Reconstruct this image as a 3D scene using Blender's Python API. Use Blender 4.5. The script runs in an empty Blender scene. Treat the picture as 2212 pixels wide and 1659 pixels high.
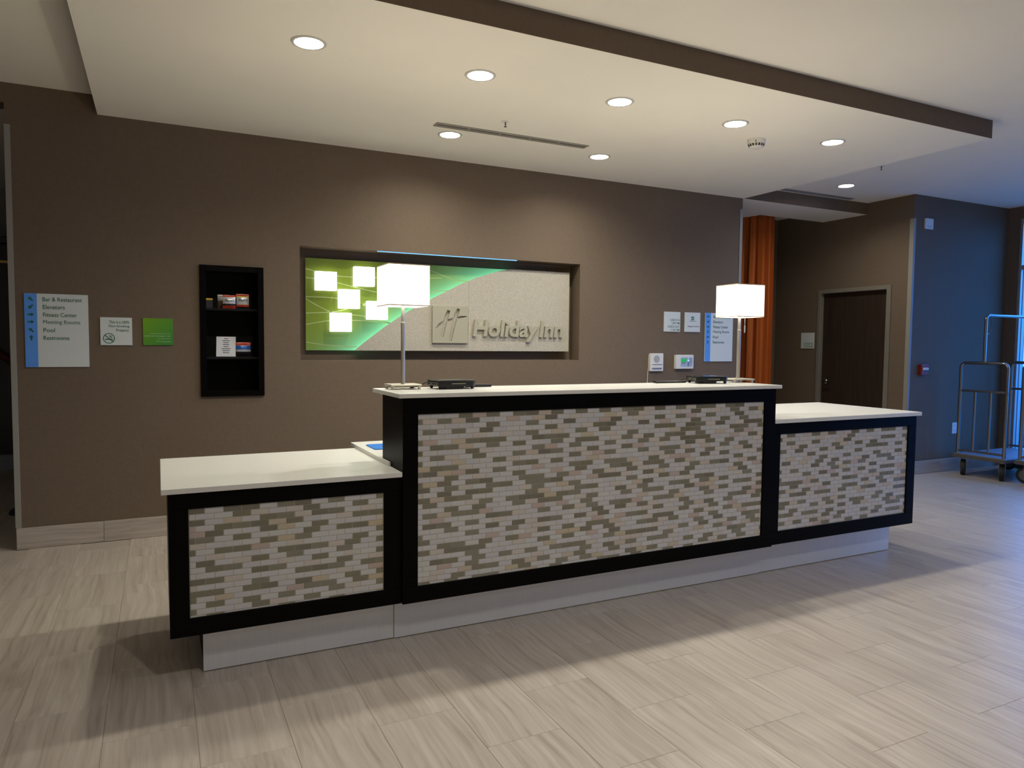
import bpy, bmesh, math, random
from mathutils import Vector, Matrix
random.seed(7)
S = bpy.context.scene
COL = S.collection
PI = math.pi

# ------------------------------------------------------------------ camera
FPX, YAW, PITCH, ROLL, CZ = 1549.0, -26.2732, -3.2187, 0.5461, 1.4131
def cam_axes():
    y, p, r = map(math.radians, (YAW, PITCH, ROLL))
    f = Vector((-math.sin(y)*math.cos(p), math.cos(y)*math.cos(p), math.sin(p)))
    r0 = f.cross(Vector((0, 0, 1))).normalized(); u0 = r0.cross(f)
    return f, math.cos(r)*r0 + math.sin(r)*u0, -math.sin(r)*r0 + math.cos(r)*u0
CF, CR, CU = cam_axes()
cam_d = bpy.data.cameras.new('camera'); cam = bpy.data.objects.new('camera', cam_d); COL.objects.link(cam)
cam_d.sensor_fit = 'HORIZONTAL'; cam_d.sensor_width = 36; cam_d.lens = FPX/2212*36
cam_d.clip_start = 0.05; cam_d.clip_end = 200
M = Matrix((CR, CU, -CF)).transposed().to_4x4(); M.translation = Vector((0, 0, CZ)); cam.matrix_world = M
S.camera = cam

# ------------------------------------------------------------------ world, exposure
SKY_STRENGTH = 6.2
wd = bpy.data.worlds.new('sky'); S.world = wd; wd.use_nodes = True
bg = wd.node_tree.nodes['Background']; bg.inputs[0].default_value = (0.05, 0.30, 1.0, 1); bg.inputs[1].default_value = SKY_STRENGTH
S.view_settings.view_transform = 'Standard'; S.view_settings.look = 'None'
S.view_settings.gamma = 1; S.view_settings.exposure = 0; S.view_settings.use_curve_mapping = False
LAMP_W = 15.5            # one recessed downlight
LAMP_COL = (1.0, 0.975, 0.85)

# ------------------------------------------------------------------ measured places (metres)
YW, ZS, ZC = 5.716, 2.943, 3.073          # sign wall, soffit, upper ceiling
XWL, XWR = -0.871, 5.478                  # ends of sign wall
XD, YB, XR = 7.383, 5.133, 9.107          # door wall, blue wall, window wall
SX0, SX1, SY = -0.344, 5.491, 3.241       # soffit

# ------------------------------------------------------------------ mesh helpers
class MB:
    def __init__(s): s.v = []; s.f = []; s.m = []; s.mi = 0
    def add(s, vs, fs):
        o = len(s.v); s.v += [tuple(v) for v in vs]
        for f in fs: s.f.append([i+o for i in f]); s.m.append(s.mi)
        return s
    def box(s, x0, x1, y0, y1, z0, z1):
        return s.add([(x0,y0,z0),(x1,y0,z0),(x1,y1,z0),(x0,y1,z0),(x0,y0,z1),(x1,y0,z1),(x1,y1,z1),(x0,y1,z1)],
            [(0,3,2,1),(4,5,6,7),(0,1,5,4),(1,2,6,5),(2,3,7,6),(3,0,4,7)])
    def prism(s, poly, fn):
        """poly: list of (u,v); fn(u,v,t) -> point, t in 0..1"""
        n = len(poly); vs = [fn(u,v,0) for u,v in poly]+[fn(u,v,1) for u,v in poly]
        fs = [list(range(n))[::-1], list(range(n, 2*n))]+[(i,(i+1)%n,(i+1)%n+n,i+n) for i in range(n)]
        return s.add(vs, fs)
    def tube(s, pts, r, seg=10, caps=True):
        pts = [Vector(p) for p in pts]; n = len(pts); rs = r if isinstance(r, (list, tuple)) else [r]*n
        up = None; rings = []
        for i, p in enumerate(pts):
            t = ((pts[min(i+1,n-1)]-p).normalized()+(p-pts[max(i-1,0)]).normalized())
            t = t.normalized() if t.length > 1e-9 else Vector((0,0,1))
            if up is None: up = Vector((0,0,1)) if abs(t.z) < .9 else Vector((1,0,0))
            a = t.cross(up).normalized(); b = a.cross(t).normalized(); up = b
            rings.append([p+(a*math.cos(2*PI*k/seg)+b*math.sin(2*PI*k/seg))*rs[i] for k in range(seg)])
        vs = [q for g in rings for q in g]
        fs = [(i*seg+k, i*seg+(k+1)%seg, (i+1)*seg+(k+1)%seg, (i+1)*seg+k) for i in range(n-1) for k in range(seg)]
        if caps: fs += [list(range(seg))[::-1], list(range((n-1)*seg, n*seg))]
        return s.add(vs, fs)
    def lathe(s, prof, c=(0,0,0), axis='z', seg=24, close=True):
        """prof: list of (r,h)"""
        vs = []
        for r, h in prof:
            for k in range(seg):
                a = 2*PI*k/seg; x, y = r*math.cos(a), r*math.sin(a)
                p = (x,y,h) if axis == 'z' else ((x,h,y) if axis == 'y' else (h,x,y))
                vs.append((c[0]+p[0], c[1]+p[1], c[2]+p[2]))
        n = len(prof)
        fs = [(i*seg+k, i*seg+(k+1)%seg, (i+1)*seg+(k+1)%seg, (i+1)*seg+k) for i in range(n-1) for k in range(seg)]
        if close: fs += [list(range(seg))[::-1], list(range((n-1)*seg, n*seg))]
        return s.add(vs, fs)
    def mesh(s, name, bevel=0, smooth=False, seg=1):
        me = bpy.data.meshes.new(name); me.from_pydata(s.v, [], s.f); me.update()
        for p, i in zip(me.polygons, s.m): p.material_index = i
        bm = bmesh.new(); bm.from_mesh(me)
        bmesh.ops.recalc_face_normals(bm, faces=bm.faces)
        if bevel: bmesh.ops.bevel(bm, geom=bm.edges[:], offset=bevel, segments=seg, affect='EDGES', profile=.7, clamp_overlap=True)
        bm.to_mesh(me); bm.free()
        if smooth: me.shade_smooth()
        return me

def set_parent(o, p):
    """all mesh coordinates are world coordinates; Empties carry a pure base transform"""
    o.parent = p
    if p is not None and p.type == 'EMPTY':
        o.matrix_parent_inverse = p.matrix_basis.inverted()
def mat_list(m): return m if isinstance(m, (list, tuple)) else [m]
def obj(name, mb, mats, parent=None, bevel=0, smooth=False, seg=1, label=None):
    me = mb.mesh(name, bevel, smooth, seg) if isinstance(mb, MB) else mb
    if not me.materials:
        for m in mat_list(mats): me.materials.append(m)
    o = bpy.data.objects.new(name, me); COL.objects.link(o)
    if parent is not None: set_parent(o, parent)
    if smooth and isinstance(mb, MB):
        try: me.set_sharp_from_angle(angle=math.radians(40))
        except Exception: pass
    if label: o['label'] = label
    return o
def tag(o, label, cat, group=None):
    o['label'] = label; o['category'] = cat
    if group: o['group'] = group
    return o
def thing(name, loc, label, cat, group=None, rotz=0):
    o = bpy.data.objects.new(name, None); COL.objects.link(o); o.empty_display_size = .05
    o.matrix_basis = Matrix.Translation(Vector(loc)) @ Matrix.Rotation(rotz, 4, 'Z')
    return tag(o, label, cat, group)
def struct(name, mb, mats, parent=None, bevel=0, label=None):
    o = obj(name, mb, mats, parent, bevel); o['kind'] = 'structure'
    if label: o['label'] = label
    return o
def B(*a): return MB().box(*a)

# ------------------------------------------------------------------ materials
def mat(name, col, rough=.6, metal=0, spec=.5, emit=None, es=0, noise=None, bump=None, sheen=0, coat=0, trans=0):
    """noise=(scale xyz, amount, detail)   bump=(scale xyz, strength, distance)"""
    m = bpy.data.materials.new(name); m.use_nodes = True; nt = m.node_tree; b = nt.nodes['Principled BSDF']
    b.inputs['Base Color'].default_value = (*col, 1); b.inputs['Roughness'].default_value = rough
    b.inputs['Metallic'].default_value = metal; b.inputs['Specular IOR Level'].default_value = spec
    if emit: b.inputs['Emission Color'].default_value = (*emit, 1); b.inputs['Emission Strength'].default_value = es
    if sheen: b.inputs['Sheen Weight'].default_value = sheen
    if coat: b.inputs['Coat Weight'].default_value = coat
    if trans: b.inputs['Transmission Weight'].default_value = trans
    if noise or bump:
        tc = nt.nodes.new('ShaderNodeTexCoord')
        def nz(sc, det):
            mp = nt.nodes.new('ShaderNodeMapping'); mp.inputs['Scale'].default_value = sc
            nt.links.new(tc.outputs['Object'], mp.inputs[0])
            n = nt.nodes.new('ShaderNodeTexNoise'); n.inputs['Scale'].default_value = 1; n.inputs['Detail'].default_value = det
            nt.links.new(mp.outputs[0], n.inputs['Vector']); return n
        if noise:
            n = nz(noise[0], noise[2] if len(noise) > 2 else 3)
            mr = nt.nodes.new('ShaderNodeMapRange'); mr.inputs[1].default_value = .3; mr.inputs[2].default_value = .7
            mr.inputs[3].default_value = 1-noise[1]; mr.inputs[4].default_value = 1+noise[1]
            nt.links.new(n.outputs[0], mr.inputs[0])
            mx = nt.nodes.new('ShaderNodeVectorMath'); mx.operation = 'SCALE'; mx.inputs[0].default_value = col
            nt.links.new(mr.outputs[0], mx.inputs['Scale']); nt.links.new(mx.outputs[0], b.inputs['Base Color'])
        if bump:
            n = nz(bump[0], 4); bp = nt.nodes.new('ShaderNodeBump'); bp.inputs['Strength'].default_value = bump[1]; bp.inputs['Distance'].default_value = bump[2]
            nt.links.new(n.outputs[0], bp.inputs['Height']); nt.links.new(bp.outputs[0], b.inputs['Normal'])
    return m
def wallpaper(name, col):
    m = mat(name, col, .75, spec=.25); nt = m.node_tree; b = nt.nodes['Principled BSDF']
    tc = nt.nodes.new('ShaderNodeTexCoord'); acc = None
    for sc in ((30, 30, 700), (600, 600, 25)):
        mp = nt.nodes.new('ShaderNodeMapping'); mp.inputs['Scale'].default_value = sc; nt.links.new(tc.outputs['Object'], mp.inputs[0])
        n = nt.nodes.new('ShaderNodeTexNoise'); n.inputs['Scale'].default_value = 1; n.inputs['Detail'].default_value = 2
        nt.links.new(mp.outputs[0], n.inputs['Vector'])
        if acc is None: acc = n.outputs[0]
        else:
            a = nt.nodes.new('ShaderNodeMath'); a.operation = 'ADD'; nt.links.new(acc, a.inputs[0]); nt.links.new(n.outputs[0], a.inputs[1]); acc = a.outputs[0]
    mr = nt.nodes.new('ShaderNodeMapRange'); mr.inputs[1].default_value = .6; mr.inputs[2].default_value = 1.4; mr.inputs[3].default_value = .84; mr.inputs[4].default_value = 1.16
    nt.links.new(acc, mr.inputs[0])
    mx = nt.nodes.new('ShaderNodeVectorMath'); mx.operation = 'SCALE'; mx.inputs[0].default_value = col
    nt.links.new(mr.outputs[0], mx.inputs['Scale']); nt.links.new(mx.outputs[0], b.inputs['Base Color'])
    bp = nt.nodes.new('ShaderNodeBump'); bp.inputs['Strength'].default_value = .25; bp.inputs['Distance'].default_value = .001
    nt.links.new(acc, bp.inputs['Height']); nt.links.new(bp.outputs[0], b.inputs['Normal'])
    return m
def veined_tile(name, along='Y'):
    """porcelain with fine linear veins running along one axis, shifted per tile"""
    m = mat(name, (.5,.43,.36), .38, spec=.45); nt = m.node_tree; b = nt.nodes['Principled BSDF']; N = nt.nodes.new; L = nt.links.new
    ge = N('ShaderNodeNewGeometry'); oi = N('ShaderNodeObjectInfo'); at = N('ShaderNodeAttribute'); at.attribute_name = 'rnd'
    ad = N('ShaderNodeMath'); ad.operation = 'ADD'; L(oi.outputs['Random'], ad.inputs[0]); L(at.outputs['Fac'], ad.inputs[1])
    ml = N('ShaderNodeMath'); ml.operation = 'MULTIPLY'; ml.inputs[1].default_value = 37.0; L(ad.outputs[0], ml.inputs[0])
    cx = N('ShaderNodeCombineXYZ')
    for i in range(3): L(ml.outputs[0], cx.inputs[i])
    av = N('ShaderNodeVectorMath'); L(ge.outputs['Position'], av.inputs[0]); L(cx.outputs[0], av.inputs[1])
    # gentle waver of the veins
    wv = N('ShaderNodeTexNoise'); wv.inputs['Scale'].default_value = 2.2; wv.inputs['Detail'].default_value = 1; L(av.outputs[0], wv.inputs['Vector'])
    ws = N('ShaderNodeVectorMath'); ws.operation = 'SCALE'; ws.inputs['Scale'].default_value = .07; L(wv.outputs['Color'], ws.inputs[0])
    a2 = N('ShaderNodeVectorMath'); L(av.outputs[0], a2.inputs[0]); L(ws.outputs[0], a2.inputs[1])
    def streak(sc, det):
        mp = N('ShaderNodeMapping'); mp.inputs['Scale'].default_value = (sc, sc*.025, sc) if along == 'Y' else (sc*.025, sc, sc)
        L(a2.outputs[0], mp.inputs[0]); n = N('ShaderNodeTexNoise'); n.inputs['Scale'].default_value = 1; n.inputs['Detail'].default_value = det
        L(mp.outputs[0], n.inputs['Vector']); return n.outputs[0]
    s1 = streak(62, 3); s2 = streak(20, 3)
    mixs = N('ShaderNodeMix'); mixs.inputs[0].default_value = .4; L(s1, mixs.inputs[2]); L(s2, mixs.inputs[3])
    r = N('ShaderNodeValToRGB'); e = r.color_ramp.elements
    e[0].position = .34; e[0].color = (.345,.285,.235,1); e[1].position = .66; e[1].color = (.52,.455,.39,1)
    k = e.new(.44); k.color = (.415,.352,.295,1); k = e.new(.53); k.color = (.455,.392,.332,1)
    L(mixs.outputs[0], r.inputs[0])
    sc = N('ShaderNodeMapRange'); sc.inputs[3].default_value = .965; sc.inputs[4].default_value = 1.03; fr = N('ShaderNodeMath'); fr.operation = 'FRACT'; L(ml.outputs[0], fr.inputs[0]); L(fr.outputs[0], sc.inputs[0])
    vs = N('ShaderNodeVectorMath'); vs.operation = 'SCALE'; L(r.outputs[0], vs.inputs[0]); L(sc.outputs[0], vs.inputs['Scale']); L(vs.outputs[0], b.inputs['Base Color'])
    bp = N('ShaderNodeBump'); bp.inputs['Strength'].default_value = .06; bp.inputs['Distance'].default_value = .001; L(mixs.outputs[0], bp.inputs['Height']); L(bp.outputs[0], b.inputs['Normal'])
    return m

m_wall = wallpaper('brown_wallpaper', (.160,.117,.080))
m_ceil = mat('ceiling_paint', (.87,.84,.76), .9, spec=.2, noise=((3,3,3), .01))
m_pale = mat('pale_bounce_paint', (.62,.58,.50), .8)  # unseen walls made pale to bounce more light onto the ceiling
m_grey = mat('grey_paint', (.34,.33,.31), .7)
m_trim = mat('corner_guard_vinyl', (.30,.285,.25), .5)
m_floor = veined_tile('veined_floor_tile', 'Y')
m_base = veined_tile('veined_base_tile', 'X')
m_grout = mat('floor_grout', (.38,.325,.27), .9)
m_black = mat('black_laminate', (.0030,.0026,.0024), .38, spec=.05, noise=((2,40,40), .25))
m_blackmat = mat('black_melamine', (.004,.004,.004), .6, spec=.2)
m_quartz = mat('white_quartz', (.74,.72,.67), .28, spec=.5, noise=((420,420,420), .10, 1))
m_steel = mat('brushed_steel', (.76,.76,.765), .30, .40, noise=((900,900,6), .05, 2), bump=((900,900,8), .05, .0003))
m_nickel = mat('brushed_nickel', (.62,.57,.47), .45, .85)
m_chrome = mat('chrome_tube', (.34,.31,.29), .22, 1)
m_white = mat('white_plastic', (.72,.71,.68), .45)
m_sign = mat('sign_white', (.66,.70,.68), .5)
m_signblue = mat('sign_blue', (.10,.32,.86), .5)
m_signgreen = mat('sign_dark_green', (.012,.13,.085), .5)
m_dark = mat('dark_grey', (.03,.03,.032), .5)
m_door = mat('dark_wood', (.030,.017,.010), .5, noise=((40,40,2), .35, 4))
m_frame = mat('door_frame_paint', (.20,.18,.145), .5)
m_plast = mat('black_plastic', (.008,.008,.009), .25, spec=.5)
m_rubber = mat('rubber', (.012,.012,.013), .7)
m_lens = mat('lamp_lens', (1,1,1), .5, emit=(1,.985,1), es=9)
m_recess = mat('lamp_reflector', (.30,.30,.31), .5)
m_ring = mat('lamp_trim_paint', (.55,.54,.50), .5)

# ------------------------------------------------------------------ text helpers
def text_mesh(s, depth=.0006, bold=0., shear=0., space=1.0, word=1.0):
    c = bpy.data.curves.new('lettering', 'FONT'); c.body = s; c.size = 1; c.extrude = .5; c.offset = bold; c.shear = shear; c.resolution_u = 3; c.space_character = space; c.space_word = word
    t = bpy.data.objects.new('lettering', c); me = bpy.data.meshes.new_from_object(t)
    bpy.data.objects.remove(t); bpy.data.curves.remove(c)
    xs = [v.co.x for v in me.vertices]; ys = [v.co.y for v in me.vertices]
    bx = (min(xs), max(xs), min(ys), max(ys))
    return me, bx, depth
def place_text(name, s, mats, parent, fn, u0, u1, v0, v1, depth=.0006, bold=0., shear=0., space=1.0, label=None):
    """fits the lettering's own bounding box to u0..u1, v0..v1; fn(u,v,t) -> world"""
    me, bx, d = text_mesh(s, depth, bold, shear, space)
    for v in me.vertices:
        u = u0+(v.co.x-bx[0])/(bx[1]-bx[0])*(u1-u0); w = v0+(v.co.y-bx[2])/(bx[3]-bx[2])*(v1-v0); t = (v.co.z+.5)*d
        v.co = fn(u, w, t)
    me.materials.clear()
    return obj(name, me, mats, parent, label=label)
def face_y(y): return lambda u, v, t: Vector((u, y-t, v))        # on a wall facing the camera side
def face_x(x): return lambda u, v, t: Vector((x-t, -u, v))       # on a wall facing -X; u = -y
def arrow_poly(cx, cz, s, ang):
    P = [(-.5,-.14),(.05,-.14),(.05,-.38),(.5,0),(.05,.38),(.05,.14),(-.5,.14)]
    c, n = math.cos(ang), math.sin(ang)
    return [(cx+s*(x*c-y*n), cz+s*(x*n+y*c)) for x, y in P]
def ring_mb(cx, cz, r, w, y, n=28):
    mb = MB(); vs = []
    for k in range(n):
        a = 2*PI*k/n
        for rr in (r, r-w): vs += [(cx+rr*math.cos(a), y, cz+rr*math.sin(a))]
    mb.add(vs, [(2*k, 2*((k+1)%n), 2*((k+1)%n)+1, 2*k+1) for k in range(n)]); return mb

# ------------------------------------------------------------------ structure: walls
def wall_y(x0, x1, z0, z1, y0, y1, holes=()):
    """wall in the XZ plane with rectangular through-holes (xa,xb,za,zb)"""
    xs = sorted({x0, x1, *[h[0] for h in holes], *[h[1] for h in holes]}); zs = sorted({z0, z1, *[h[2] for h in holes], *[h[3] for h in holes]})
    mb = MB()
    for a, b in zip(xs, xs[1:]):
        run = None
        for c, d in zip(zs, zs[1:]):
            inside = any(h[0] < (a+b)/2 < h[1] and h[2] < (c+d)/2 < h[3] for h in holes)
            if inside:
                if run: mb.box(a, b, y0, y1, *run); run = None
            else: run = (run[0], d) if run else (c, d)
        if run: mb.box(a, b, y0, y1, *run)
    return mb
NX0, NX1, NZ0, NZ1 = .990, 3.513, 1.266, 2.152
CX0, CX1, CZ0, CZ1 = .278, .7205, 1.003, 1.965
mb = wall_y(XWL, XWR, 0, ZC, YW, YW+.17, [(NX0,NX1,NZ0,NZ1), (CX0+.02,CX1-.02,CZ0+.02,CZ1-.02)])
mb.box(NX0-.05, NX1+.05, YW+.17, YW+.22, NZ0-.05, NZ1+.05)       # back of the sign niche
struct('wall_back', mb, m_wall)
struct('wall_header', B(-6, XWL, YW, YW+.17, ZS, ZC), m_wall)
struct('wall_passage', B(XWL, XWL+.12, YW+.17, 9.9, 0, ZC), m_wall)
struct('wall_far', B(-6, XWL, 9.75, 9.9, 0, ZC), m_grey)
struct('wall_left', B(-6.15, -6, -4, 9.9, 0, ZC), m_pale)
struct('wall_front', B(-6.15, 9.3, -4.15, -4, 0, ZC), m_pale)
struct('wall_office', B(XWR-.12, XWR, YW+.17, 7.2, 0, ZC), m_wall)
struct('wall_alcove', B(XWR, XD+.15, 7.05, 7.2, 0, ZC), m_wall)
# door wall, facing left, with door opening
def wall_x(x0, x1, y0, y1, z0, z1, holes=()):
    mb = wall_y(y0, y1, z0, z1, x0, x1, holes); mb.v = [(b, a, c) for a, b, c in mb.v]; return mb
DY0, DY1, DZ = 5.421, 6.309, 2.065
struct('wall_door_side', wall_x(XD, XD+.15, YB, 7.05, 0, ZC, [(DY0-.02, DY1+.02, -1, DZ+.02)]), m_wall)
struct('wall_entry', B(XD+.15, XR+.15, YB, YB+.15, 0, ZC), m_wall)
struct('wall_right', wall_x(XR, XR+.16, -4, YB, 0, ZC, [(-.05, 4.985, .10, 2.93)]), m_wall)
# header beam over the alcove and side drop
mb = B(XWR, XD, YW, 6.33, ZS, ZC); mb.box(XWR, 6.34, 6.33, 7.05, ZS, ZC)
for i, f in enumerate(mb.f): mb.m[i] = 1 if i % 6 == 0 else 0
struct('wall_beam', mb, [m_wall, m_ceil])

# ------------------------------------------------------------------ ceilings with lamp holes
SOFFIT_L = [(.718,3.845),(1.677,3.845),(2.637,3.845),(3.597,3.845),(4.556,3.845),(1.95,5.02),(3.253,5.02)]
UPPER_L = [(6.393,5.208)]
ADDED_L = [(.8,1.0),(2.6,.8),(5.2,.8),(-2.6,-1.9),(.1,-1.9),(2.6,-1.9),(5.2,-1.9),(-3.4,4.4)]  # unseen lamps added to light the desk front and foreground floor
HR = .074
def holed_plane(x0, x1, y0, y1, z, holes, top):
    bm = bmesh.new(); edges = []
    def loop(ps):
        vs = [bm.verts.new(p) for p in ps]
        for i in range(len(vs)): edges.append(bm.edges.new((vs[i], vs[(i+1) % len(vs)])))
    loop([(x0,y0,z),(x1,y0,z),(x1,y1,z),(x0,y1,z)])
    for hx, hy in holes: loop([(hx+HR*math.cos(2*PI*k/32), hy+HR*math.sin(2*PI*k/32), z) for k in range(32)])
    bmesh.ops.triangle_fill(bm, use_beauty=True, edges=edges, normal=(0,0,-1))
    me = bpy.data.meshes.new('plane'); bm.to_mesh(me); bm.free()
    mb = MB(); mb.add([v.co[:] for v in me.vertices], [list(p.vertices) for p in me.polygons]); bpy.data.meshes.remove(me)
    t = top; mb.add([(x0,y0,z),(x1,y0,z),(x1,y1,z),(x0,y1,z),(x0,y0,t),(x1,y0,t),(x1,y1,t),(x0,y1,t)], [(4,5,6,7),(0,1,5,4),(1,2,6,5),(2,3,7,6),(3,0,4,7)])
    return mb
def holed(name, *a):
    mb = holed_plane(*a); me = bpy.data.meshes.new(name); me.from_pydata(mb.v, [], mb.f); me.update(); me.materials.append(m_ceil)
    o = bpy.data.objects.new(name, me); COL.objects.link(o); o['kind'] = 'structure'; return o
holed('ceiling', -6.15, 9.3, -4.15, 9.9, ZC, UPPER_L+ADDED_L, ZC+.15)
so = holed('ceiling_soffit', SX0, SX1, SY, YW, ZS, SOFFIT_L, ZC-.001)
mb = B(SX0-.001, SX1+.001, SY-.002, SY, ZS+.0003, ZC); mb.box(SX0-.001, SX0, SY, YW, ZS+.001, ZC); mb.box(SX1, SX1+.001, SY, YW, ZS+.001, ZC)
struct('trim_1', mb, m_wall, label='brown fascia band around the dropped soffit')

# ------------------------------------------------------------------ floor
TWX, TLY, GAP = .302, .60, .0011
fl = struct('floor', B(-6.15, 9.3, -4.15, 9.9, -.05, -.0025), m_grout)
def tile_mesh(name, w, l, t, mats, bev=.0012):
    """open-backed bevelled slab lying in XY, top at z=0: 18 triangles"""
    a, b = w/2, l/2; mb = MB()
    vs = [(-a,-b,-t),(a,-b,-t),(a,b,-t),(-a,b,-t),(-a,-b,-bev),(a,-b,-bev),(a,b,-bev),(-a,b,-bev),(-a+bev,-b+bev,0),(a-bev,-b+bev,0),(a-bev,b-bev,0),(-a+bev,b-bev,0)]
    mb.add(vs, [(8,9,10,11)]+[(i,(i+1)%4,(i+1)%4+4,i+4) for i in range(4)]+[(i+4,(i+1)%4+4,(i+1)%4+8,i+8) for i in range(4)])
    me = bpy.data.meshes.new(name); me.from_pydata(mb.v, [], mb.f); me.update()
    for m in mat_list(mats): me.materials.append(m)
    return me
def proj(x, y, z):
    d = Vector((x, y, z-CZ)); zz = d.dot(CF)
    if zz < .2: return None
    return 1106+FPX*d.dot(CR)/zz, 829.5-FPX*d.dot(CU)/zz
ft = tile_mesh('floor_tile', TWX-GAP, TLY-GAP, .006, m_floor, .0007)
near, rest = [], []
for i in range(-27, 25):
    for j in range(-10, 14):
        cx = 1.916+TWX*(i+.5); cy = 1.917+TLY*j+(0 if i % 2 == 0 else -.30)+TLY/2
        if not (-6.0 < cx < 9.1 and -3.9 < cy < 9.6): continue
        if XWL-.1 < cx < XWR+.1 and cy > YW+.1: continue
        if cx > XD-.1 and cy > YB+.1: continue
        q = [proj(cx+sx*.15, cy+sy*.3, 0) for sx in (-1,1) for sy in (-1,1)]
        vis = any(a and -20 < a[0] < 2232 and 700 < a[1] < 1680 for a in q)
        hidden = .2 < cx < 4.3 and cy > 3.6                    # behind the desk
        (near if vis and not hidden else rest).append((math.hypot(cx, cy), cx, cy))
near.sort(); rest += near[300:]; near = near[:300]
for d, cx, cy in near:
    o = bpy.data.objects.new('floor_tile', ft); COL.objects.link(o); o.location = (cx, cy, 0); o.parent = fl
vs, fs, rn = [], [], []
for d, cx, cy in rest:
    o0 = len(vs); vs += [(v.co.x+cx, v.co.y+cy, v.co.z) for v in ft.vertices]; fs += [[k+o0 for k in p.vertices] for p in ft.polygons]; rn += [random.random()]*len(ft.polygons)
me = bpy.data.meshes.new('floor_tiles_beyond'); me.from_pydata(vs, [], fs); me.update(); me.materials.append(m_floor)
at = me.attributes.new('rnd', 'FLOAT', 'FACE'); at.data.foreach_set('value', rn)
o = bpy.data.objects.new('floor_tiles_beyond', me); COL.objects.link(o); o.parent = fl; o['kind'] = 'stuff'

# baseboards of cut tile, 0.6 m pieces
def baseboard(name, x0, x1, y, axis='y', start=0):
    b = struct(name, B(x0, x1, y-.004, y, 0, .143) if axis == 'y' else B(y-.004, y, x0, x1, 0, .143), m_grout)
    u = x0
    first = start
    while u < x1-.01:
        e = min(u+(first if first else .6), x1); first = 0
        mb = B(u+.0012, e-.0012, y-.012, y-.004, .001, .145) if axis == 'y' else B(y-.012, y-.004, u+.0012, e-.0012, .001, .145)
        obj('baseboard_tile', mb, m_base, b, bevel=.0015); u = e
    return b
baseboard('baseboard_back', XWL, XWR, YW, start=.51)
baseboard('baseboard_entry', XD, XR, YB)
baseboard('baseboard_door_side', YB, DY0-.05, XD, 'x'); baseboard('baseboard_alcove_side', DY1+.05, 7.05, XD, 'x')
struct('baseboard_far', B(-6, XWL, 9.73, 9.75, 0, .16), mat('pale_skirting', (.42,.42,.42), .5))
# corner guards
struct('trim_2', B(XWL-.004, XWL+.030, YW-.004, YW, .146, 2.807).box(XWL-.004, XWL, YW, YW+.03, .146, 2.807), m_trim, bevel=.001, label='pale corner guard on left end of brown wall')
struct('trim_3', B(XWR-.034, XWR+.004, YW-.004, YW, .146, 2.83).box(XWR, XWR+.004, YW, YW+.03, .146, 2.83), m_trim, bevel=.001, label='pale corner guard on right end of sign wall')
struct('trim_4', B(XD-.004, XD, YB-.004, YB+.046, .146, 2.815).box(XD, XD+.03, YB-.004, YB, .146, 2.815), m_trim, bevel=.001, label='pale corner guard on corner beside the storage door')

# ------------------------------------------------------------------ window wall (storefront) and outdoors
m_alu = mat('aluminium_frame', (.42,.42,.43), .35, .6)
def glass_mat():
    m = bpy.data.materials.new('window_glass'); m.use_nodes = True; nt = m.node_tree; nt.nodes.clear()
    out = nt.nodes.new('ShaderNodeOutputMaterial'); mix = nt.nodes.new('ShaderNodeMixShader'); mix.inputs[0].default_value = .08
    t = nt.nodes.new('ShaderNodeBsdfTransparent'); t.inputs[0].default_value = (.86,.93,.97,1); g = nt.nodes.new('ShaderNodeBsdfGlossy'); g.inputs['Roughness'].default_value = .02
    nt.links.new(t.outputs[0], mix.inputs[1]); nt.links.new(g.outputs[0], mix.inputs[2]); nt.links.new(mix.outputs[0], out.inputs[0]); return m
m_glass = glass_mat()
win = struct('window_1', B(XR-.02, XR+.10, 4.957, 4.99, .10, 2.93), m_alu, bevel=.003, label='tall storefront window with pale metal frame')
ys = [4.957, 3.95, 2.95, 1.95, .95, -.05]
obj('window_head', B(XR, XR+.09, -.05, 4.957, 2.88, 2.93), m_alu, win, bevel=.003)
obj('window_sill', B(XR-.02, XR+.10, -.05, 4.957, .10, .16), m_alu, win, bevel=.003)
obj('transom', B(XR, XR+.09, -.05, 4.957, 2.34, 2.39), m_alu, win, bevel=.003)
obj('glazing_bead', B(XR+.03, XR+.064, 4.951, 4.957, .16, 2.34), m_alu, win)
for a in ys[1:]: obj('mullion', B(XR, XR+.09, a, a+.05, .16, 2.88), m_alu, win, bevel=.003)
for a, b in zip(ys[1:], ys):
    for z0, z1 in ((.16, 2.34), (2.39, 2.88)): obj('pane', B(XR+.04, XR+.052, a+.05, b, z0, z1), m_glass, win)
struct('ground', B(XR+.16, 60, -30, 30, -.12, -.02), mat('pavement', (.22,.21,.20), .9, noise=((2,2,2), .1)))

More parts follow.
